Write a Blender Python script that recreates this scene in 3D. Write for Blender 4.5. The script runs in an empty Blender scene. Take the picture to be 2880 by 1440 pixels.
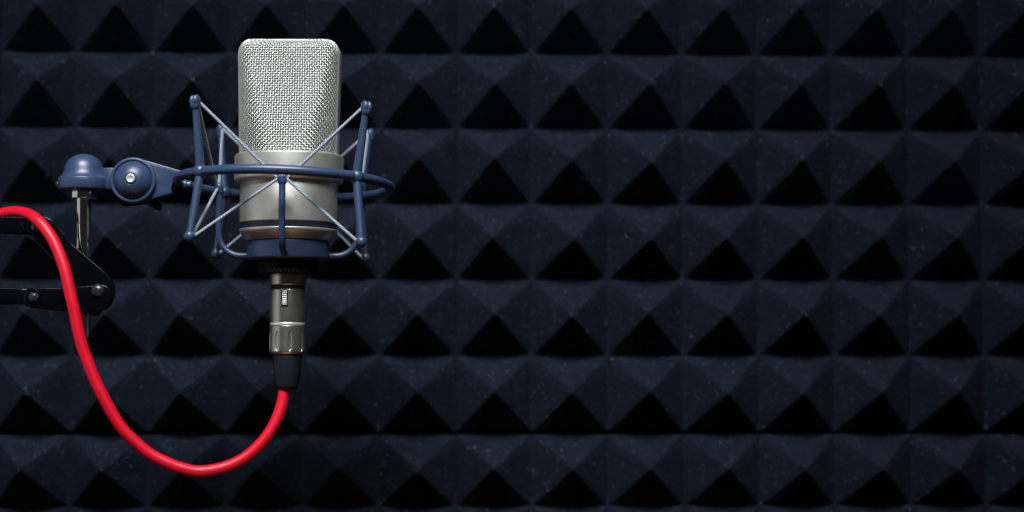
import bpy, bmesh, math, random
from mathutils import Vector, Matrix
random.seed(7)
MM = 0.001
PI = math.pi
scene = bpy.context.scene
C = scene.collection

# ------------------------------------------------------------------ camera
CAM_Y = -1026.0          # mm in front of the microphone axis
FPX = 5200.0             # focal length in pixels of a 2880 px wide picture
PITCH = math.radians(3.9)
cd = bpy.data.cameras.new('camera')
cam = bpy.data.objects.new('camera', cd); C.objects.link(cam)
cam.location = (0, CAM_Y*MM, 0)
cam.rotation_euler = (PI/2 + PITCH, 0, 0)
cd.sensor_width = 36.0
cd.lens = 36.0*FPX/2880.0
cd.clip_start = 0.01; cd.clip_end = 50.0
cd.dof.use_dof = True
cd.dof.focus_distance = 0.995
cd.dof.aperture_fstop = 5.6
scene.camera = cam

def at(u, v, Y=0.0):
    """point (mm) at depth plane Y seen at pixel (u, v) of the 2880 x 1440 photograph"""
    a = (u-1440.0)/FPX; b = (720.0-v)/FPX
    dy = math.cos(PITCH) - b*math.sin(PITCH); dz = math.sin(PITCH) + b*math.cos(PITCH)
    t = (Y-CAM_Y)/dy
    return Vector((a*t, Y, dz*t))

# ------------------------------------------------------------------ world, lamps, exposure
w = bpy.data.worlds.new('World'); scene.world = w; w.use_nodes = True
bg = w.node_tree.nodes['Background']
bg.inputs['Color'].default_value = (0.85, 0.86, 0.95, 1); bg.inputs['Strength'].default_value = 0.020
scene.view_settings.view_transform = 'Standard'; scene.view_settings.look = 'None'
scene.view_settings.exposure = 0.0; scene.view_settings.gamma = 1.0
scene.view_settings.use_curve_mapping = False

def area(name, loc, target, sx, sy, power, col, spread=180):
    l = bpy.data.lights.new(name, 'AREA'); l.shape = 'RECTANGLE'
    l.size = sx*MM; l.size_y = sy*MM; l.energy = power; l.color = col; l.spread = math.radians(spread)
    o = bpy.data.objects.new(name, l); C.objects.link(o)
    o.location = Vector(loc)*MM
    d = (Vector(target)-Vector(loc)).normalized()
    o.rotation_euler = d.to_track_quat('-Z', 'Y').to_euler()
    return o
area('key_softbox', (-120, -860, 1120), (-110, 60, 20), 860, 420, 6.0, (0.88, 0.94, 1.0), 52)
area('side_softbox', (-930, -150, 60), (-235, 0, 40), 900, 700, 1.1, (0.88, 0.94, 1.0))
area('desk_glow', (-100, -350, -500), (-120, 0, 40), 500, 300, 0.26, (1.0, 0.55, 0.30))

# ------------------------------------------------------------------ materials
def mat(name, base, rough=0.5, metal=0.0, spec=0.5):
    m = bpy.data.materials.new(name); m.use_nodes = True
    b = m.node_tree.nodes['Principled BSDF']
    b.inputs['Base Color'].default_value = (*base, 1); b.inputs['Roughness'].default_value = rough
    b.inputs['Metallic'].default_value = metal; b.inputs['Specular IOR Level'].default_value = spec
    return m, m.node_tree, b
def nd(nt, t, **kw):
    n = nt.nodes.new(t)
    for k, v in kw.items():
        if k in n.inputs: n.inputs[k].default_value = v
        else: setattr(n, k, v)
    return n
def grain(m_nt_b, scale, bump, base2=None, rough_var=0.0, colscale=None):
    """fine procedural grain: bump, colour and roughness variation"""
    m, nt, b = m_nt_b
    tc = nd(nt, 'ShaderNodeTexCoord')
    n = nd(nt, 'ShaderNodeTexNoise', Scale=scale, Detail=4.0)
    nt.links.new(tc.outputs['Object'], n.inputs['Vector'])
    bp = nd(nt, 'ShaderNodeBump', Strength=bump, Distance=0.0002)
    nt.links.new(n.outputs['Fac'], bp.inputs['Height']); nt.links.new(bp.outputs['Normal'], b.inputs['Normal'])
    if base2:
        n2 = nd(nt, 'ShaderNodeTexNoise', Scale=colscale or scale, Detail=5.0)
        nt.links.new(tc.outputs['Object'], n2.inputs['Vector'])
        r = nd(nt, 'ShaderNodeMapRange'); r.inputs[1].default_value = .32; r.inputs[2].default_value = .68
        nt.links.new(n2.outputs['Fac'], r.inputs[0])
        mx = nd(nt, 'ShaderNodeMix', data_type='RGBA')
        mx.inputs[6].default_value = b.inputs['Base Color'].default_value; mx.inputs[7].default_value = (*base2, 1)
        nt.links.new(r.outputs[0], mx.inputs[0]); nt.links.new(mx.outputs[2], b.inputs['Base Color'])
    if rough_var:
        r0 = b.inputs['Roughness'].default_value
        n3 = nd(nt, 'ShaderNodeTexNoise', Scale=scale*.12, Detail=3.0)
        nt.links.new(tc.outputs['Object'], n3.inputs['Vector'])
        rr = nd(nt, 'ShaderNodeMapRange'); rr.inputs[3].default_value = r0-rough_var; rr.inputs[4].default_value = r0+rough_var
        nt.links.new(n3.outputs['Fac'], rr.inputs[0]); nt.links.new(rr.outputs[0], b.inputs['Roughness'])
    return m

M = {}
M['blue'] = grain(mat('blue_paint', (0.0175, 0.0305, 0.068), 0.39), 2500, 0.08, (0.021, 0.0365, 0.080), 0.04, 900)
M['nickel'] = grain(mat('satin_nickel', (0.42, 0.40, 0.35), 0.43, 0.85), 2600, 0.2, (0.60, 0.575, 0.51), 0.05, 3200)
M['rim'] = grain(mat('bright_nickel', (0.72, 0.71, 0.67), 0.32, 0.7), 2000, 0.08, (0.78, 0.77, 0.73), 0.04)
M['wire'] = grain(mat('grille_wire', (0.56, 0.545, 0.495), 0.36, 0.85), 1500, 0.05, (0.66, 0.645, 0.59), 0.03)
M['band'] = grain(mat('dark_band', (0.008, 0.009, 0.015), 0.45, 0, .25), 1500, 0.1)
M['knurl'] = grain(mat('black_knurled_metal', (0.004, 0.003, 0.003), 0.55, 0, .15), 1500, 0.1)
M['chrome'] = grain(mat('chrome', (0.62, 0.61, 0.58), 0.09, 1.0), 300, 0.01, (0.66, 0.65, 0.62), 0.03)
M['connector'] = grain(mat('brushed_connector', (0.40, 0.38, 0.33), 0.30, 0.95), 1800, 0.12, (0.56, 0.535, 0.475), 0.06, 2500)
M['rubber'] = grain(mat('black_rubber', (0.005, 0.006, 0.010), 0.5, 0, .2), 1200, 0.25, (0.007, 0.009, 0.013), 0.05)
M['red'] = grain(mat('red_cable_jacket', (0.42, 0.0002, 0.0105), 0.44, 0, .32), 900, 0.12, (0.50, 0.0004, 0.015), 0.05, 120)
M['black'] = grain(mat('black_painted_steel', (0.0012, 0.0012, 0.0020), 0.16, 0, .17), 1500, 0.02, (0.0018, 0.0018, 0.0028), 0.05)
M['bolt'] = grain(mat('black_bolt', (0.030, 0.034, 0.040), 0.28, 0.6), 800, 0.05)
M['wall'] = grain(mat('dark_wall_paint', (0.010, 0.011, 0.013), 0.8), 200, 0.2)

def cord_material():
    m, nt, b = mat('braided_elastic', (0.3, 0.36, 0.44), 0.6)
    uv = nd(nt, 'ShaderNodeUVMap'); uv.uv_map = 'UVMap'
    mp = nd(nt, 'ShaderNodeMapping'); nt.links.new(uv.outputs[0], mp.inputs[0])
    wv = nd(nt, 'ShaderNodeTexWave', Scale=1.0, Distortion=0.6, Detail=1.0); wv.bands_direction = 'DIAGONAL'
    mp.inputs['Scale'].default_value = (0.62, 2.0, 1)
    nt.links.new(mp.outputs[0], wv.inputs[0])
    cr = nd(nt, 'ShaderNodeValToRGB')
    cr.color_ramp.elements[0].position = .25; cr.color_ramp.elements[0].color = (0.015, 0.02, 0.032, 1)
    cr.color_ramp.elements[1].position = .55; cr.color_ramp.elements[1].color = (0.38, 0.43, 0.50, 1)
    nt.links.new(wv.outputs['Fac'], cr.inputs[0]); nt.links.new(cr.outputs[0], b.inputs['Base Color'])
    bp = nd(nt, 'ShaderNodeBump', Strength=0.8, Distance=0.0003)
    nt.links.new(wv.outputs['Fac'], bp.inputs['Height']); nt.links.new(bp.outputs[0], b.inputs['Normal'])
    return m
M['cord'] = cord_material()

def liner_material():
    m, nt, b = mat('fine_inner_mesh', (0.3, 0.3, 0.28), 0.4, 0.4)
    uv = nd(nt, 'ShaderNodeUVMap'); uv.uv_map = 'UVMap'
    ck = nd(nt, 'ShaderNodeTexChecker', Scale=1.7)
    ck.inputs['Color1'].default_value = (0.03, 0.03, 0.028, 1); ck.inputs['Color2'].default_value = (0.015, 0.015, 0.015, 1)
    nt.links.new(uv.outputs[0], ck.inputs['Vector']); nt.links.new(ck.outputs['Color'], b.inputs['Base Color'])
    return m
M['liner'] = liner_material()

def foam_material():
    m, nt, b = mat('charcoal_foam', (0.010, 0.013, 0.022), 0.95, 0.0, 0.06)
    tc = nd(nt, 'ShaderNodeTexCoord')
    oi = nd(nt, 'ShaderNodeObjectInfo')
    ad = nd(nt, 'ShaderNodeVectorMath', operation='ADD')
    ml = nd(nt, 'ShaderNodeMath', operation='MULTIPLY'); ml.inputs[1].default_value = 3.0
    nt.links.new(oi.outputs['Random'], ml.inputs[0])
    nt.links.new(tc.outputs['Object'], ad.inputs[0]); nt.links.new(ml.outputs[0], ad.inputs[1])
    n1 = nd(nt, 'ShaderNodeTexNoise', Scale=60.0, Detail=6.0, Roughness=0.65)
    n2 = nd(nt, 'ShaderNodeTexNoise', Scale=900.0, Detail=3.0)
    for n in (n1, n2): nt.links.new(ad.outputs[0], n.inputs['Vector'])
    mixn = nd(nt, 'ShaderNodeMath', operation='ADD')
    nt.links.new(n1.outputs['Fac'], mixn.inputs[0]); nt.links.new(n2.outputs['Fac'], mixn.inputs[1])
    r = nd(nt, 'ShaderNodeMapRange'); r.inputs[1].default_value = .7; r.inputs[2].default_value = 1.3
    nt.links.new(mixn.outputs[0], r.inputs[0])
    c1 = nd(nt, 'ShaderNodeMix', data_type='RGBA')
    c1.inputs[6].default_value = (0.0036, 0.0051, 0.0090, 1); c1.inputs[7].default_value = (0.0060, 0.0082, 0.0138, 1)
    nt.links.new(r.outputs[0], c1.inputs[0])
    # dust specks of several sizes
    last = c1.outputs[2]
    for sc_, thr, rad, col in ((400.0, .76, .16, (0.075, 0.086, 0.120, 1)), (720.0, .52, .20, (0.036, 0.043, 0.070, 1)), (230.0, .90, .10, (0.15, 0.155, 0.18, 1))):
        v = nd(nt, 'ShaderNodeTexVoronoi', Scale=sc_)
        nt.links.new(ad.outputs[0], v.inputs['Vector'])
        sep = nd(nt, 'ShaderNodeSeparateColor'); nt.links.new(v.outputs['Color'], sep.inputs[0])
        g = nd(nt, 'ShaderNodeMath', operation='GREATER_THAN'); g.inputs[1].default_value = thr
        nt.links.new(sep.outputs[0], g.inputs[0])
        l = nd(nt, 'ShaderNodeMath', operation='LESS_THAN'); l.inputs[1].default_value = rad
        nt.links.new(v.outputs['Distance'], l.inputs[0])
        k = nd(nt, 'ShaderNodeMath', operation='MULTIPLY')
        nt.links.new(g.outputs[0], k.inputs[0]); nt.links.new(l.outputs[0], k.inputs[1])
        cm = nd(nt, 'ShaderNodeMix', data_type='RGBA')
        nt.links.new(k.outputs[0], cm.inputs[0]); nt.links.new(last, cm.inputs[6]); cm.inputs[7].default_value = col
        last = cm.outputs[2]
    nt.links.new(last, b.inputs['Base Color'])
    bp = nd(nt, 'ShaderNodeBump', Strength=0.8, Distance=0.001)
    nt.links.new(n2.outputs['Fac'], bp.inputs['Height']); nt.links.new(bp.outputs[0], b.inputs['Normal'])
    return m
M['foam'] = foam_material()

# ------------------------------------------------------------------ object helpers
def obj(name, verts, faces, material, parent=None, uvs=None, sharp=35.0, xf=None):
    """link ONE mesh object; verts in mm, xf an optional 4x4 in mm"""
    me = bpy.data.meshes.new(name)
    if xf is not None: verts = [xf @ Vector(v) for v in verts]
    me.from_pydata([Vector(v)*MM for v in verts], [], faces)
    if uvs:
        lay = me.uv_layers.new(name='UVMap')
        for p in me.polygons:
            for li in p.loop_indices: lay.data[li].uv = uvs[me.loops[li].vertex_index]
    bm = bmesh.new(); bm.from_mesh(me); bmesh.ops.recalc_face_normals(bm, faces=bm.faces[:]); bm.to_mesh(me); bm.free()
    for p in me.polygons: p.use_smooth = True
    me.set_sharp_from_angle(angle=math.radians(sharp))
    me.materials.append(M[material])
    o = bpy.data.objects.new(name, me); C.objects.link(o)
    if parent: o.parent = parent
    return o
def thing(name, label, cat, loc, group=None):
    o = bpy.data.objects.new(name, None); C.objects.link(o); o.empty_display_size = 0.02
    o.location = Vector(loc)*MM
    o['label'] = label; o['category'] = cat
    if group: o['group'] = group
    return o
class Geo:
    def __init__(s): s.v = []; s.f = []; s.uv = []
    def add(s, verts, faces, uv=None):
        n = len(s.v); s.v += [Vector(v) for v in verts]; s.f += [tuple(i+n for i in f) for f in faces]
        s.uv += uv if uv else [(0, 0)]*len(verts)
        return s
    def build(s, name, material, parent=None, sharp=35.0, xf=None): return obj(name, s.v, s.f, material, parent, s.uv, sharp, xf)

def tube(g, pts, rad, seg=12, closed=False, cap=True):
    pts = [Vector(p) for p in pts]; n = len(pts)
    rs = [rad]*n if isinstance(rad, (int, float)) else rad
    T = []
    for i in range(n):
        a = pts[(i-1) % n] if (closed or i > 0) else pts[i]
        b = pts[(i+1) % n] if (closed or i < n-1) else pts[i]
        T.append((b-a).normalized())
    nrm = T[0].orthogonal().normalized()
    V = []; UV = []; L = 0.0
    for i in range(n):
        if i:
            nrm = (nrm - T[i]*nrm.dot(T[i])).normalized(); L += (pts[i]-pts[i-1]).length
        bi = T[i].cross(nrm)
        for k in range(seg):
            a = 2*PI*k/seg
            V.append(pts[i] + (nrm*math.cos(a) + bi*math.sin(a))*rs[i]); UV.append((L, k/seg))
    F = []
    m = n if closed else n-1
    for i in range(m):
        j = (i+1) % n
        for k in range(seg):
            F.append((i*seg+k, i*seg+(k+1) % seg, j*seg+(k+1) % seg, j*seg+k))
    if cap and not closed:
        F.append(tuple(range(seg))[::-1]); F.append(tuple((n-1)*seg+k for k in range(seg)))
    g.add(V, F, UV)
def spline(P, sub=8):
    P = [Vector(p) for p in P]; out = []
    for i in range(len(P)-1):
        p0 = P[max(i-1, 0)]; p1 = P[i]; p2 = P[i+1]; p3 = P[min(i+2, len(P)-1)]
        for k in range(sub):
            t = k/sub
            out.append(.5*((2*p1)+(p2-p0)*t+(2*p0-5*p1+4*p2-p3)*t*t+(3*p1-p0-3*p2+p3)*t**3))
    out.append(P[-1]); return out
def roundprof(P, r, n=4):
    """round the inner corners of a 2D open polyline"""
    out = [P[0]]
    for i in range(1, len(P)-1):
        rr = r[i] if isinstance(r, (list, tuple)) else r
        p = Vector(P[i]); a = Vector(P[i-1])-p; b = Vector(P[i+1])-p
        rr = min(rr, a.length*.45, b.length*.45)
        if rr <= 0: out.append(tuple(p)); continue
        a = p+a.normalized()*rr; b = p+b.normalized()*rr
        for k in range(n+1):
            t = k/n; out.append(tuple(a*(1-t)**2 + p*2*t*(1-t) + b*t*t))
    out.append(P[-1]); return out
def lathe(g, prof, seg=96, o=(0, 0, 0), axis='Z', rfun=None):
    """prof = [(r, h)]; h along +Z, or towards the viewer (-Y) for axis 'Y', along +X for 'X'"""
    V = []; F = []; n = len(prof); o = Vector(o)
    for r, h in prof:
        for k in range(seg):
            a = 2*PI*k/seg; rr = rfun(r, h, a) if rfun else r
            x, y = rr*math.cos(a), rr*math.sin(a)
            V.append(o+Vector((x, y, h) if axis == 'Z' else ((x, -h, y) if axis == 'Y' else (h, x, y))))
    for i in range(n-1):
        for k in range(seg): F.append((i*seg+k, i*seg+(k+1) % seg, (i+1)*seg+(k+1) % seg, (i+1)*seg+k))
    if prof[0][0] > 1e-6: F.append(tuple(range(seg)))
    if prof[-1][0] > 1e-6: F.append(tuple((n-1)*seg+k for k in range(seg)))
    g.add(V, F)
def ball(g, c, r, sx=1, sy=1, sz=1, nu=20, nv=12, rot=None):
    V = []; F = []; c = Vector(c)
    for i in range(nv+1):
        th = PI*i/nv
        for k in range(nu):
            a = 2*PI*k/nu
            p = Vector((r*sx*math.sin(th)*math.cos(a), r*sy*math.sin(th)*math.sin(a), r*sz*math.cos(th)))
            V.append(c+(rot @ p if rot else p))
    for i in range(nv):
        for k in range(nu): F.append((i*nu+k, i*nu+(k+1) % nu, (i+1)*nu+(k+1) % nu, (i+1)*nu+k))
    g.add(V, F)
def plate(g, poly, y0, y1, bev=0.5, seg=2):
    """poly = [(x, z)] extruded from y0 (front) to y1 (back) with bevelled outline"""
    bm = bmesh.new()
    f = bm.faces.new([bm.verts.new((x, y0, z)) for x, z in poly])
    r = bmesh.ops.extrude_face_region(bm, geom=[f])
    for v in [e for e in r['geom'] if isinstance(e, bmesh.types.BMVert)]: v.co.y = y1
    bmesh.ops.recalc_face_normals(bm, faces=bm.faces[:])
    if bev:
        ed = [e for e in bm.edges if abs(e.verts[0].co.y-e.verts[1].co.y) < 1e-6]
        bmesh.ops.bevel(bm, geom=ed, offset=bev, segments=seg, affect='EDGES', profile=.5)
    bm.verts.index_update()
    g.add([v.co.copy() for v in bm.verts], [tuple(v.index for v in f.verts) for f in bm.faces]); bm.free()
def roundpoly(P, r, n=5):
    """round every corner of a closed polygon; r a number or one per corner"""
    out = []; N = len(P)
    for i in range(N):
        rr = r[i] if isinstance(r, (list, tuple)) else r
        p = Vector(P[i]); a = Vector(P[i-1])-p; b = Vector(P[(i+1) % N])-p
        rr = min(rr, a.length*.48, b.length*.48)
        if rr <= .01: out.append(tuple(p)); continue
        a = p+a.normalized()*rr; b = p+b.normalized()*rr
        for k in range(n+1):
            t = k/n; out.append(tuple(a*(1-t)**2+p*2*t*(1-t)+b*t*t))
    return out

# ------------------------------------------------------------------ wall of foam panels
PITCHMM = 50.0
WALL_YAW = math.radians(1.9)
ANCH = at(1281, 1215, 200.0)                     # corner shared by the four panels nearest the middle
wx = Vector((math.cos(WALL_YAW), math.sin(WALL_YAW), 0))
wn = Vector((math.sin(WALL_YAW), -math.cos(WALL_YAW), 0))   # towards the room
Rw = Matrix(((wx.x, -wn.x, 0), (wx.y, -wn.y, 0), (0, 0, 1)))
PYR = 31.5; BASE = 10.0

def foam_panel(ci, ri, label, seed):
    """one 6 x 6 pyramid panel; origin at its lower left corner, local x along the wall, y into the wall, z up"""
    rnd = random.Random(seed)
    n = 6; S = n*PITCHMM; lower = ri < 0
    zedge = [j*PITCHMM for j in range(n+1)]
    if lower: zedge = [0, 51, 102, 153, 203, 252.5, 298.6]
    rings = [1.0, .993, .96, .9, .82, .66, .5, .36, .22, .1, .045]
    def height(m):
        if m >= .993: return 0.0
        return PYR*(.993-max(m, .05))/.993
    K = 8
    rim = []
    for sd in range(4):
        for k in range(K):
            q = -1+2*k/K; rim.append(((q, -1), (1, q), (-q, 1), (-1, -q))[sd])
    V = []; F = []
    for j in range(n):
        for i in range(n):
            jx, jz, jh = rnd.gauss(0, .75), 1.7+rnd.gauss(0, .6), rnd.uniform(-1.6, .6)
            if (ci, ri) == (-1, 0): jx += 6.0*(j/5)*(1-i/5)   # this panel's upper left pyramids lean to the right
            sag = rnd.uniform(.6, 1.3)
            b0 = len(V)
            for m in rings:
                h = height(m); d = h/PYR
                for pu, pv in rim:
                    pull = 1-.06*abs(pu*pv)**12*(1 if m < .99 else (.5 if m < .999 else 0))   # worn, rounded edges
                    tu, tv = pu*m*pull, pv*m*pull
                    x = (i+.5+tu*.5)*PITCHMM + jx*d
                    z = (zedge[j]+zedge[j+1])/2 + tv*(zedge[j+1]-zedge[j])/2 + jz*d
                    if lower and tv < 0: z -= 3.2*(1-tu*tu)*tv*tv*(1 if j == 5 else .35)
                    x = min(max(x, .25), S-.25)
                    if ri == 0 and j == 0: z = max(z, 1.2+.5*math.sin(x*.11+seed))
                    wob = .6*math.sin(x*.021+seed)+.5*math.sin(z*.018+seed*2)
                    # hand-cut foam: edges waver a little
                    wv = .22*math.sin(x*.9+z*.37+seed*5)*math.sin(z*.61-x*.23)
                    V.append((x, -BASE-h-jh*d+wob*.6+wv, z))
            V.append((V[-1][0]*.5+V[-1-K*2][0]*.5, V[-1][1]-.25, (V[-1][2]+V[-1-K*2][2])*.5))
            R = 4*K
            for a in range(len(rings)-1):
                for k in range(R): F.append((b0+a*R+k, b0+a*R+(k+1) % R, b0+(a+1)*R+(k+1) % R, b0+(a+1)*R+k))
            top = len(V)-1; a = len(rings)-1
            for k in range(R): F.append((b0+a*R+k, b0+a*R+(k+1) % R, top))
    # block of foam under the pyramids
    bz0, bz1 = (1.3 if ri == 0 else .3), zedge[n]-.4
    b0 = len(V)
    V += [(x, y, z) for y in (-BASE+2.2, -.3) for x, z in ((.3, bz0), (S-.3, bz0), (S-.3, bz1), (.3, bz1))]
    F += [tuple(b0+q for q in f) for f in ((0, 1, 2, 3), (4, 5, 6, 7), (0, 1, 5, 4), (1, 2, 6, 5), (2, 3, 7, 6), (3, 0, 4, 7))]
    o = obj('acoustic_foam_panel', V, F, 'foam', sharp=22)
    o.location = (ANCH + wx*(ci*S) + Vector((0, 0, ri*S)))*MM
    o.rotation_euler = (0, 0, WALL_YAW)
    o['label'] = label; o['category'] = 'foam panel'; o['group'] = 'pyramid foam panels covering the wall'
    return o
foam_panel(-2, 0, 'thin strip of charcoal pyramid foam panel at the upper left edge', 1)
foam_panel(-1, 0, 'charcoal pyramid foam panel directly behind the microphone and its blue mount', 2)
foam_panel(0, 0, 'charcoal pyramid foam panel filling the middle, right of the microphone and above the dark seam', 3)
foam_panel(1, 0, 'charcoal pyramid foam panel along the right edge, above the dark horizontal seam', 4)
foam_panel(-2, -1, 'thin strip of charcoal pyramid foam panel at the lower left edge', 5)
foam_panel(-1, -1, 'charcoal pyramid foam panel under the seam, behind the lowest bend of the red cable', 6)
foam_panel(0, -1, 'charcoal pyramid foam panel at bottom middle, below the dark seam and right of the cable', 7)
foam_panel(1, -1, 'charcoal pyramid foam panel in the bottom right corner, below the dark seam', 8)
wc = ANCH + wx*0
g = Geo()
p = [(-1300, 0, -700), (1300, 0, -700), (1300, 0, 700), (-1300, 0, 700)]
V = [Rw @ Vector((x, y+dy, z)) + wc for dy in (0, 60) for x, y, z in p]
g.add(V, [(0, 1, 2, 3), (4, 5, 6, 7), (0, 1, 5, 4), (1, 2, 6, 5), (2, 3, 7, 6), (3, 0, 4, 7)])
wall = g.build('wall', 'wall'); wall['kind'] = 'structure'
wall['label'] = 'dark painted wall behind the foam panels'; wall['category'] = 'wall'

# ------------------------------------------------------------------ microphone
MIC = at(813, 511, 0)
mic = thing('microphone', 'satin nickel studio microphone with woven wire head, upright in the blue shock mount', 'microphone', MIC)
TM = Matrix.Rotation(math.radians(.12), 4, 'Y')            # leans very slightly to the right
Z0, Z1 = 13.0, 78.6
def halfw(z):
    wv = 26.9 + 1.5*(z-15)/64
    rc = 7.4; zc = Z1-rc
    if z > zc: wv = wv-rc+math.sqrt(max(0, rc*rc-(z-zc)**2))
    return wv
ZR = 73.0
def yplane(z):
    y = 25.2-.186*(min(z, ZR)-15)
    if z > ZR: y = 7.4+(y-7.4)*math.sqrt(max(0, 1-((z-ZR)/(Z1-.1-ZR))**2))
    return y
def section(z, n=120, inset=0.0):
    xw = halfw(z)-.55-inset; yp = yplane(z)-inset
    pts = []
    for i in range(n+1):
        a = PI*(i/n-.5)*.965; x = xw*math.sin(a)/math.sin(PI*.5*.965)
        c = math.sqrt(max(0, 1-(x/(xw/.957))**2))*26.6
        k = 3.6                                             # soft crease between the flat front and the round flanks
        hh = max(0, k-abs(c-yp))/k
        d = min(c, yp)-hh*hh*k*.25
        pts.append(Vector((x, -max(7.6-inset*.6, d), z)))
    return pts
def resample(P, n):
    L = [0]
    for a, b in zip(P, P[1:]): L.append(L[-1]+(b-a).length)
    out = []; j = 0
    for i in range(n):
        s = L[-1]*i/(n-1)
        while j < len(L)-2 and L[j+1] < s: j += 1
        t = (s-L[j])/max(1e-9, L[j+1]-L[j]); out.append(P[j].lerp(P[j+1], t))
    return out
# z levels equally spaced along the front profile
prof = []; z = Z0
prof = [Vector((0, -yplane(Z0+(Z1-.15-Z0)*i/400), Z0+(Z1-.15-Z0)*i/400)) for i in range(401)]
NH = 51; NV = 49
levels = [q.z for q in resample(prof, NH*2-1)]
grid = [resample(section(z), NV*2-1) for z in levels]       # grid[row][col], odd indices lie between wires
R_, Cn = len(grid), NV*2-1
def gn(r, c):
    a = grid[min(r+1, R_-1)][c]-grid[max(r-1, 0)][c]; b = grid[r][min(c+1, Cn-1)]-grid[r][max(c-1, 0)]
    n = a.cross(b); return n.normalized() if n.length > 1e-9 else Vector((0, -1, 0))
WR = 0.21; AMP = 0.26
rj = random.Random(3)
for sgn in (1, -1):
    g = Geo()
    for c in range(0, Cn, 2):
        pts = []
        for r in range(R_):
            if r % 2 and False: continue
            ph = math.cos(PI*r/2)*(1 if (c//2) % 2 else -1)
            q = grid[r][c]+gn(r, c)*(-AMP*ph)
            pts.append((q.x+rj.uniform(-.03, .03), q.y*sgn, q.z))
        tube(g, pts, WR, 6)
    for r in range(0, R_, 2):
        pts = []
        for c in range(Cn):
            ph = math.cos(PI*c/2)*(1 if (r//2) % 2 else -1)*-1
            q = grid[r][c]+gn(r, c)*(AMP*ph)*-1
            pts.append((q.x, q.y*sgn, q.z+rj.uniform(-.03, .03)))
        tube(g, pts, WR, 6)
    gr = g.build('grille', 'wire', mic, 80, TM)
    # finer gauze lining just behind the woven wire
    V = []; UV = []; F = []; W = Cn
    for r in range(R_):
        row = resample(section(levels[r], inset=1.5), W)
        for c in range(W):
            V.append((row[c].x, row[c].y*sgn, min(row[c].z, Z1-2.2))); UV.append((c*.62, r*.62))
    for r in range(R_-1):
        for c in range(W-1): F.append((r*W+c, r*W+c+1, (r+1)*W+c+1, (r+1)*W+c))
    obj('lining', V, F, 'liner', gr, UV, 60, TM)
# bezel: flat band that runs up one side, over the top and down the other
path = []
for i in range(25): path.append((-1, Z0-.5+(Z1-7.4-Z0)*i/24))
outline = [Vector((-halfw(z), 0, z)) for _, z in path]
zc = Z1-7.4; wt = halfw(zc)
for i in range(1, 13):
    a = PI/2*i/12; outline.append(Vector((-(wt-7.4+7.4*math.cos(a)), 0, zc+7.4*math.sin(a))))
outline += [Vector((-q.x, 0, q.z)) for q in outline[::-1]]
g = Geo(); V = []; F = []; cs = roundpoly([(0.0, -7.5), (0.0, 7.5), (-.9, 7.5), (-.9, -7.5)], .35, 3); K = len(cs)
for i, q in enumerate(outline):
    a = outline[max(i-1, 0)]; b = outline[min(i+1, len(outline)-1)]; t = (b-a).normalized(); n = Vector((-t.z, 0, t.x))
    for cn, cy in cs: V.append(q+n*cn+Vector((0, cy, 0)))
for i in range(len(outline)-1):
    for k in range(K): F.append((i*K+k, i*K+(k+1) % K, (i+1)*K+(k+1) % K, (i+1)*K+k))
g.add(V, F); g.build('bezel', 'rim', mic, 40, TM)
# collar, body, band, lower cone
g = Geo()
lathe(g, roundprof([(20, 12.2), (26.2, 12.2), (26.2, 14.4), (29.4, 14.4), (30.3, 13.5), (30.3, 0.6), (29.3, -0.9), (26.0, -0.9)], [0, 0, .2, .35, .35, .5, .4, 0]), 128)
col = g.build('collar', 'nickel', mic, 30, TM)
g = Geo()
lathe(g, roundprof([(26.85, 0.8), (27.05, 0.2), (27.05, -23.4), (26.7, -23.8), (24, -23.8)], [0, 0, .3, .2, 0]), 128)
g.build('body', 'nickel', mic, 30, TM)
g = Geo(); lathe(g, [(25, -23.7), (26.6, -23.7), (26.6, -27.1), (25, -27.1)], 128); g.build('band', 'band', mic, 30, TM)
g = Geo(); lathe(g, roundprof([(24, -27.1), (27.0, -27.1), (27.25, -27.5), (27.1, -28.5), (25.9, -30.4), (23.0, -33.4), (20, -33.6)], [0, .2, .2, .4, 1.2, .5, 0]), 128)
g.build('lower_cone', 'nickel', mic, 25, TM)
g = Geo(); lathe(g, roundprof([(8, -51), (10.2, -51), (10.2, -57.6), (9.8, -58.2), (8, -58.2)], [0, .1, .3, .2, 0]), 96)
g.build('connector_socket', 'connector', mic, 30, TM)
# small bright badge seen edge-on at the collar's left side
g = Geo(); ang = math.radians(193)
c = Vector((30.45*math.cos(ang), 30.45*math.sin(ang), 4.2))
ball(g, c, 1.0, .55, 1.6, 1.5, 12, 8, Matrix.Rotation(ang, 3, 'Z')); g.build('badge', 'chrome', mic, 40, TM)

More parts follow.
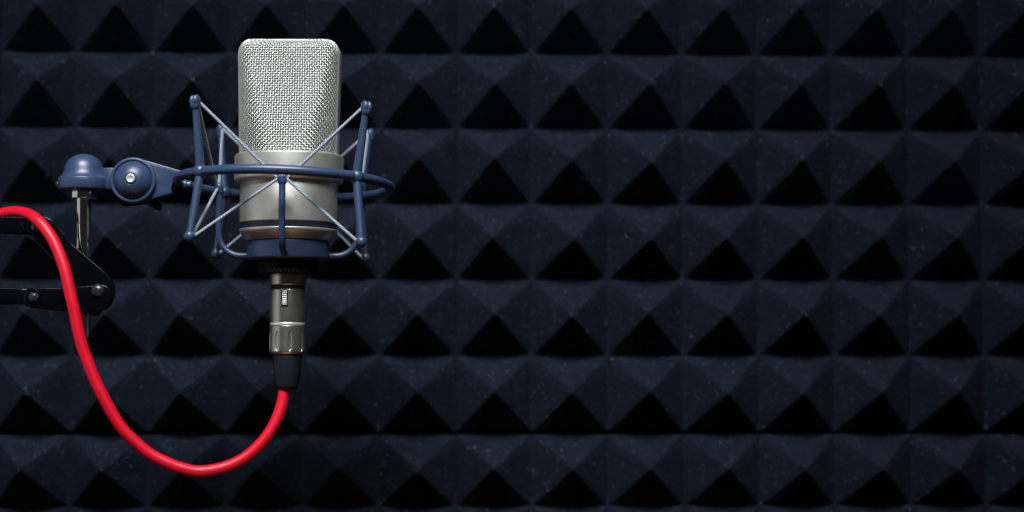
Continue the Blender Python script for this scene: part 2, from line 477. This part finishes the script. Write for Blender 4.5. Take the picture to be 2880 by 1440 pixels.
# ------------------------------------------------------------------ shock mount
RC = at(800, 518.5, 0)
sm = thing('shock_mount', 'matte blue ring shock mount with braided elastic cords and swivel bracket around the microphone', 'shock mount', RC)
TO = Matrix.Rotation(math.radians(1.55), 4, 'Y') @ Matrix.Rotation(math.radians(-1.65), 4, 'X')              # the ring droops a little to the right
TI = Matrix.Translation(MIC-RC) @ TM
RR = 58.8
def Q(u, v, y=0.0): return at(u, v, y)-RC
g = Geo()
tube(g, [(RR*math.cos(2*PI*i/144), RR*math.sin(2*PI*i/144), 0) for i in range(144)], 2.65, 24, True)
g.build('outer_ring', 'blue', sm, 40, TO)
outer = {}
def pol(r, deg, z): return Vector((r*math.cos(math.radians(deg)), r*math.sin(math.radians(deg)), z))
for key, deg in (('A', 227.6), ('B', 317.8), ('E', 48.6), ('D', 133.2)):
    g = Geo(); rot = Matrix.Rotation(math.radians(deg), 3, 'Z')
    ball(g, pol(RR, deg, 0), 4.0, nu=28, nv=18)
    top, bot = pol(RR+5.6, deg, 37.2), pol(RR+5.4, deg, -35.4)
    tube(g, [pol(RR, deg, 0).lerp(top, t) for t in (0, .2, .5, .8, .95)], [2.5, 2.4, 2.15, 1.9, 1.8], 18)
    tube(g, [pol(RR, deg, 0).lerp(bot, t) for t in (0, .2, .5, .8, .95)], [2.4, 2.3, 2.1, 1.9, 1.8], 18)
    ball(g, top-Vector((0, 0, 2.0)), 2.4, 1.0, 1.15, 1.35, rot=rot)
    for q in (-1, 1):                                         # two lobes with the cord slot between them
        ball(g, top+rot @ Vector((0, q*1.4, .2)), 2.9, .88, .52, 1.12, rot=rot)
    ball(g, bot, 3.0, 1, 1, 1.04, nu=28, nv=18)
    g.build('cord_post', 'blue', sm, 50, TO)
    outer[key] = (TO @ (top+pol(-1.2, deg, .9)), TO @ (bot+pol(-1.2, deg, -.9)))
inner = {}
for key, deg, zt in (('f', 271.6, -1.2), ('l', 179.3, -2.6), ('r', 2.0, -1.4), ('b', 92.0, -1.8)):
    rI = 39.0
    g = Geo(); pts = [pol(rI, deg, z) for z in (zt-1, zt-8, -14, -19, -24, -28)]
    for i in range(1, 13):
        a = PI/2*i/12; pts.append(pol(rI-12.4*(1-math.cos(a)), deg, -28.6-12.8*math.sin(a)))
    pts.append(pol(22.0, deg, -41.4))
    tube(g, pts, 1.8, 18)
    lathe(g, roundprof([(0, .8), (2.2, .8), (2.5, 0), (2.5, -3.2), (1.8, -4.8), (0, -4.8)], .5), 24, pol(rI, deg, zt))
    rot = Matrix.Rotation(math.radians(deg), 3, 'Z')
    for q in (-1, 1): ball(g, pol(rI, deg, zt)+rot @ Vector((.2, q*1.5, -.6)), 1.9, 1.1, .7, 1.3, rot=rot)
    g.build('cradle_post', 'blue', sm, 50, TI)
    inner[key] = (rI, deg, zt)
for h, ps in (('f', 'AB'), ('l', 'AD'), ('r', 'BE'), ('b', 'DE')):
    for p_ in ps:
        for k in (0, 1):
            b = outer[p_][k]; rI, deg, zt = inner[h]
            t_ = pol(1, deg+90, 0); c_ = TI @ pol(rI+.6, deg, zt-1.4)
            a = c_ + t_*(2.3 if (b-c_).dot(t_) > 0 else -2.3)          # the cord leaves the hook on the side it runs to
            g = Geo(); tube(g, [a.lerp(b, i/24) for i in range(25)], .86, 10); g.build('elastic_cord', 'cord', sm, 60)
g = Geo()
lathe(g, roundprof([(14, -33.5), (22.2, -33.5), (22.9, -34.2), (22.9, -43.0), (22.2, -43.9), (19, -44.1), (14, -44.1)], [0, .3, .4, .6, .5, .2, 0]), 128)
g.build('base_disc', 'blue', sm, 30, TI)
g = Geo()
rows = [(16.2, -44.2), (16.6, -44.6)] + [(16.55, -44.9-.33*i) for i in range(20)] + [(16.5, -51.4), (16.0, -51.8), (9, -51.8)]
def knurl(r, h, a):
    if r < 16.5 or h > -44.7 or h < -51.3: return r
    return r+.42*(.5+.5*math.cos(a*44+h*2.7))*(.5+.5*math.cos(a*44-h*2.7))
lathe(g, rows, 352, rfun=knurl); g.build('knurled_nut', 'knurl', sm, 40, TI)

# swivel bracket on the left of the ring
def prof_px(u, rows, y=0.0):
    base = Q(u, 511, y); return base, [(r/5.04, Q(u, v, y).z-base.z) for r, v in rows]
c, pr = prof_px(236, [(0, 433), (9, 433.7), (18, 435.6), (27, 439), (35, 443.7), (42, 450), (47.5, 457), (51.5, 465), (54, 473.5), (55.6, 481), (57.6, 488), (61, 494.5), (65.5, 499.5), (69, 502), (70.8, 503.6), (71.3, 505.5), (71.3, 531.5), (70, 534), (67.5, 535.3), (36, 535.3)])
g = Geo(); lathe(g, pr, 96, c)
dome = g.build('swivel_cap', 'blue', sm, 40)
g = Geo(); c2 = Q(174, 519, -2); lathe(g, roundprof([(0, -3.0), (1.9, -3.0), (1.9, 0), (0, 0)], .3), 20, c2, 'X'); g.build('set_screw', 'bolt', dome)
def PX(L, y=0.0): return [(Q(u, v, y).x, Q(u, v, y).z) for u, v in L]
g = Geo()
plate(g, roundpoly(PX([(272, 475.5), (340, 474), (340, 534), (296, 532.5), (293, 505)]), .5), -5.0, 5.0, .5); g.build('swivel_link', 'blue', sm)
g = Geo()
cx, cz = 376, 508
poly = [(407, 451.5), (517, 484), (511, 494), (499, 505), (489, 518), (485, 531), (487, 544.5), (418, 565)]
for i in range(1, 14):
    a = math.radians(-52-(i)*16.5); poly.append((cx+61*math.cos(a), cz-61*math.sin(a)))
plate(g, PX(poly), -4.2, 4.2, .5)
arm = g.build('bracket_arm', 'blue', sm, 30)
g = Geo(); kc = Q(376, 508, -4.0)
lathe(g, roundprof([(11.5, 0), (12.7, .3), (12.75, 2.6), (12.2, 3.3), (11.1, 3.3), (10.7, 2.4), (10.45, 3.0), (9.3, 5.0), (7.4, 7.0), (5.0, 8.5), (3.1, 9.0), (2.9, 7.2), (0, 7.2)],
      [0, .2, .5, .5, .3, .2, .4, 1.2, 1.5, 1.2, .3, .2, 0]), 96, kc, 'Y')
kb = g.build('clamp_knob', 'blue', sm, 35)
kb.rotation_euler = (0, 0, 0)
g = Geo(); lathe(g, roundprof([(2.6, 7.0), (2.6, 9.1), (2.3, 9.6), (1.7, 9.6), (1.5, 9.1), (0, 9.0)], [0, .4, .3, .2, .2, 0]), 32, kc+Vector((.1, 0, .3)), 'Y'); g.build('bolt', 'rim', kb, 35)
# boss that clamps the ring, and the wing nut below
g = Geo(); b0 = Q(514, 519, 2); lathe(g, roundprof([(0, 0), (2.9, 0), (2.9, 2.2), (2.1, 2.4), (2.1, 4.6), (1.7, 5), (0, 5)], .3), 24, b0, 'X'); g.build('ring_boss', 'blue', sm)
g = Geo()
wp = [(345, 545), (336, 562), (339, 577), (350, 582), (366, 578), (390, 576), (412, 573), (430, 584), (443, 592.5), (452, 590), (454, 577), (446, 566), (428, 552), (400, 530), (370, 525)]
plate(g, roundpoly(PX(wp, 7), 1.2), 4.6, 10.5, 1.0, 3); g.build('wing_nut', 'knurl', sm, 40)

# ------------------------------------------------------------------ boom arm at the left
BA = at(275, 818, -11)
ba = thing('boom_arm', 'black steel scissor boom arm with bolts and chrome rod at the left edge', 'boom arm', BA)
def B(u, v, y): return at(u, v, y)-BA
def PB(L, y): return [(B(u, v, y).x, B(u, v, y).z) for u, v in L]
OFY = -BA.y
def bplate(name, L, y0, y1, rad, bev=.7):
    g = Geo(); plate(g, roundpoly(PB(L, y0), rad), y0+OFY, y1+OFY, bev, 3); return g.build(name, 'black', ba, 50)
bplate('upper_bar', [(-700, 588), (132, 611.5), (141, 622), (128, 662), (40, 657), (-700, 640)], -8.6, -3.0, [0, 1.2, 1, 1, 0, 0])
bplate('end_plate', [(62, 612), (128, 608.5), (146, 617), (200, 684), (290, 760), (320, 792), (323, 826), (309, 864), (272, 882), (230, 881), (205, 868), (176, 800), (152, 728), (88, 664), (58, 642)], -13.0, -9.4, [2, 1, 3, 2, 3, 4, 4, 4, 3, 2, 3, 3, 3, 2, 3])
bplate('lower_bar', [(-700, 780), (66, 811), (100, 818), (108, 840), (96, 858), (60, 857), (-700, 838)], -12.9, -9.2, [0, 1, 2, 3, 2, 1, 0])
bplate('link_bar', [(70, 817), (86, 808.5), (170, 809.5), (300, 800), (316, 826), (306, 862), (262, 880), (190, 876.5), (90, 866), (64, 858)], -16.8, -13.4, [2.5, 2, 1, 4, 5, 4, 3, 1, 2, 3])
def capbolt(u, v, y, r, hexa=False):
    g = Geo(); r = r/5.1
    n = 6 if hexa else 40
    lathe(g, roundprof([(0, r*.62), (r*.45, r*.56), (r*.82, r*.34), (r*.98, .3), (r, 0), (r, -1.2)], [0, .4, .4, .2, .1, 0]), n, B(u, v, y), 'Y'); g.build('bolt', 'bolt', ba, 30 if hexa else 50)
capbolt(275, 818, -16.8, 19); capbolt(96, 836, -16.8, 16.5, True); capbolt(104, 637, -13, 17)
for u, v, y, r in ((96, 836, -16.8, 21),):
    g = Geo(); lathe(g, roundprof([(0, .55), (r/5.1, .55), (r/5.1, -.3)], .2), 40, B(u, v, y), 'Y'); g.build('washer', 'black', ba, 40)
g = Geo(); plate(g, roundpoly(PB([(246, 876), (280, 876), (276, 886), (264, 889), (252, 886)], -9), .8), -9.3+OFY, -4+OFY, .5); g.build('clamp_screw', 'black', ba)
g = Geo(); rt = B(235.3, 537, 0); rb = B(233.5, 947, 0)
tube(g, [rb, rb.lerp(rt, .5), rt], 4.15, 40); rod = g.build('rod', 'chrome', ba, 40)
g = Geo(); nb = B(236, 560, 0).z; nt_ = B(236, 536.5, 0).z; n0 = B(236, 547, 0)
lathe(g, roundprof([(3.9, nb-n0.z), (7.1, nb-n0.z), (7.4, nb-n0.z+.4), (7.4, nt_-n0.z), (3.9, nt_-n0.z)], [0, .2, .2, .2, 0]), 64, n0); g.build('collar_nut', 'chrome', rod, 30)

# ------------------------------------------------------------------ red cable with its plug
CT = MIC + TM.to_3x3() @ Vector((0, 0, -58.4))
cb = thing('microphone_cable', 'bright red microphone cable with silver plug, looping down from the microphone', 'cable', CT)
off = Matrix.Translation(MIC-CT) @ TM
g = Geo()
lathe(g, roundprof([(8.0, -60.2), (9.0, -60.2), (9.3, -60.3), (9.55, -60.6), (9.85, -66), (9.75, -73), (9.45, -78.6), (9.0, -79)], [0, .1, .1, .4, 2, 2, .6, 0]), 96)
gk = Geo(); lathe(gk, [(8.0, -58.3), (9.35, -58.4), (9.35, -60.1), (8.0, -60.15)], 96); gk.build('dark_gap_ring', 'rubber', cb, 30, off)  # black ring put in for the shaded gap between socket and plug
sh = g.build('plug_shell', 'connector', cb, 30, off)
g = Geo(); lathe(g, roundprof([(9.0, -78.7), (9.75, -78.9), (9.75, -80.2), (9.2, -80.4)], .25), 96); g.build('plug_ring', 'rim', cb, 30, off)
g = Geo()
pr = [(9.0, -80.3), (9.5, -80.4)] + [(9.78, -80.8-i*.42) for i in range(33)] + [(9.6, -94.9), (9.2, -95.8), (8.6, -96.3), (7.0, -96.4)]
def grooves(r, h, a):
    best = 9
    for k in range(8):
        a0 = math.radians(-75+45*k)
        best = min(best, abs((a-a0+PI) % (2*PI)-PI))
    t = (h+83.6)/-10.4                                      # 0 at the top of the slot, 1 at the bottom
    if t < -.02 or t > 1.03 or r < 9.3: return r
    wd = .09+.06*min(max(t, 0), 1); wd *= math.sqrt(max(0, min(1, (t+.02)*5, (1.03-t)*3)))
    return r-(.55*max(0, 1-(best/wd)**4) if wd > .01 and best < wd else 0)
lathe(g, pr, 280, rfun=grooves); g.build('plug_grip', 'connector', cb, 30, off)
g = Geo()
lathe(g, roundprof([(7.5, -96.2), (8.15, -96.4), (8.2, -98), (7.4, -106), (6.2, -113.6), (5.3, -115.3), (3.3, -115.6)], [0, .2, .8, 2, 1.2, .8, 0]), 80)
g.build('strain_relief', 'rubber', cb, 35, off)
# latch: ribbed chrome tongue in a slot of the shell
g = Geo(); la = math.radians(266.5)
for i in range(8):
    zz = -60.9-i*1.06; lm = Matrix.Rotation(la+PI/2, 4, 'Z')
    hx, dep = 1.45, (.75 if i < 7 else 1.0)
    vv = [lm @ Vector((x, -9.55-(0 if not top else dep if top == 1 else dep*.45), zz+dz)) for x, top, dz in ((-hx, 0, 0), (hx, 0, 0), (hx, 0, -1.0), (-hx, 0, -1.0), (-hx*.85, 3, -.08), (hx*.85, 3, -.08), (hx*.9, 1, -.66), (-hx*.9, 1, -.66))]
    g.add(vv, [(0, 1, 2, 3), (4, 5, 6, 7), (0, 1, 5, 4), (1, 2, 6, 5), (2, 3, 7, 6), (3, 0, 4, 7)])
g.build('latch', 'nickel', sh, 20, off)
g = Geo(); lm = Matrix.Rotation(la+PI/2, 4, 'Z')
plate(g, roundpoly([(-1.8, -60.5), (1.8, -60.5), (1.8, -70.2), (-1.8, -70.2)], .5), -9.93, -9.3, .1, 1); g.build('latch_slot', 'knurl', sh, 30, off @ lm)
cp = [(801, 1085, 0), (799, 1100, -.5), (792, 1140, -1.5), (774, 1188, -3), (745, 1234, -4.5), (700, 1279, -6), (653, 1306, -7.5), (605, 1321, -9), (555, 1325.5, -10.5), (511, 1317, -12), (466, 1300, -13.5), (419, 1275, -15),
      (371, 1234, -17), (330.5, 1187, -18.5), (278, 1093, -20.5), (240, 1001, -21.5), (225, 951, -22), (211, 886, -22.5), (196, 820, -22.5), (181, 755, -21.5), (157, 692, -19.5), (134, 652, -17.5), (107, 621, -14.5), (84, 605, -9),
      (57, 597.5, -2.5), (30, 597, 2.2), (0, 604, 4.5), (-60, 628, 8), (-200, 690, 12), (-420, 800, 14)]
pts = spline([at(u, v, y)-CT for u, v, y in cp], 10)
g = Geo(); tube(g, pts, 3.28, 28); g.build('cord', 'red', cb, 60)
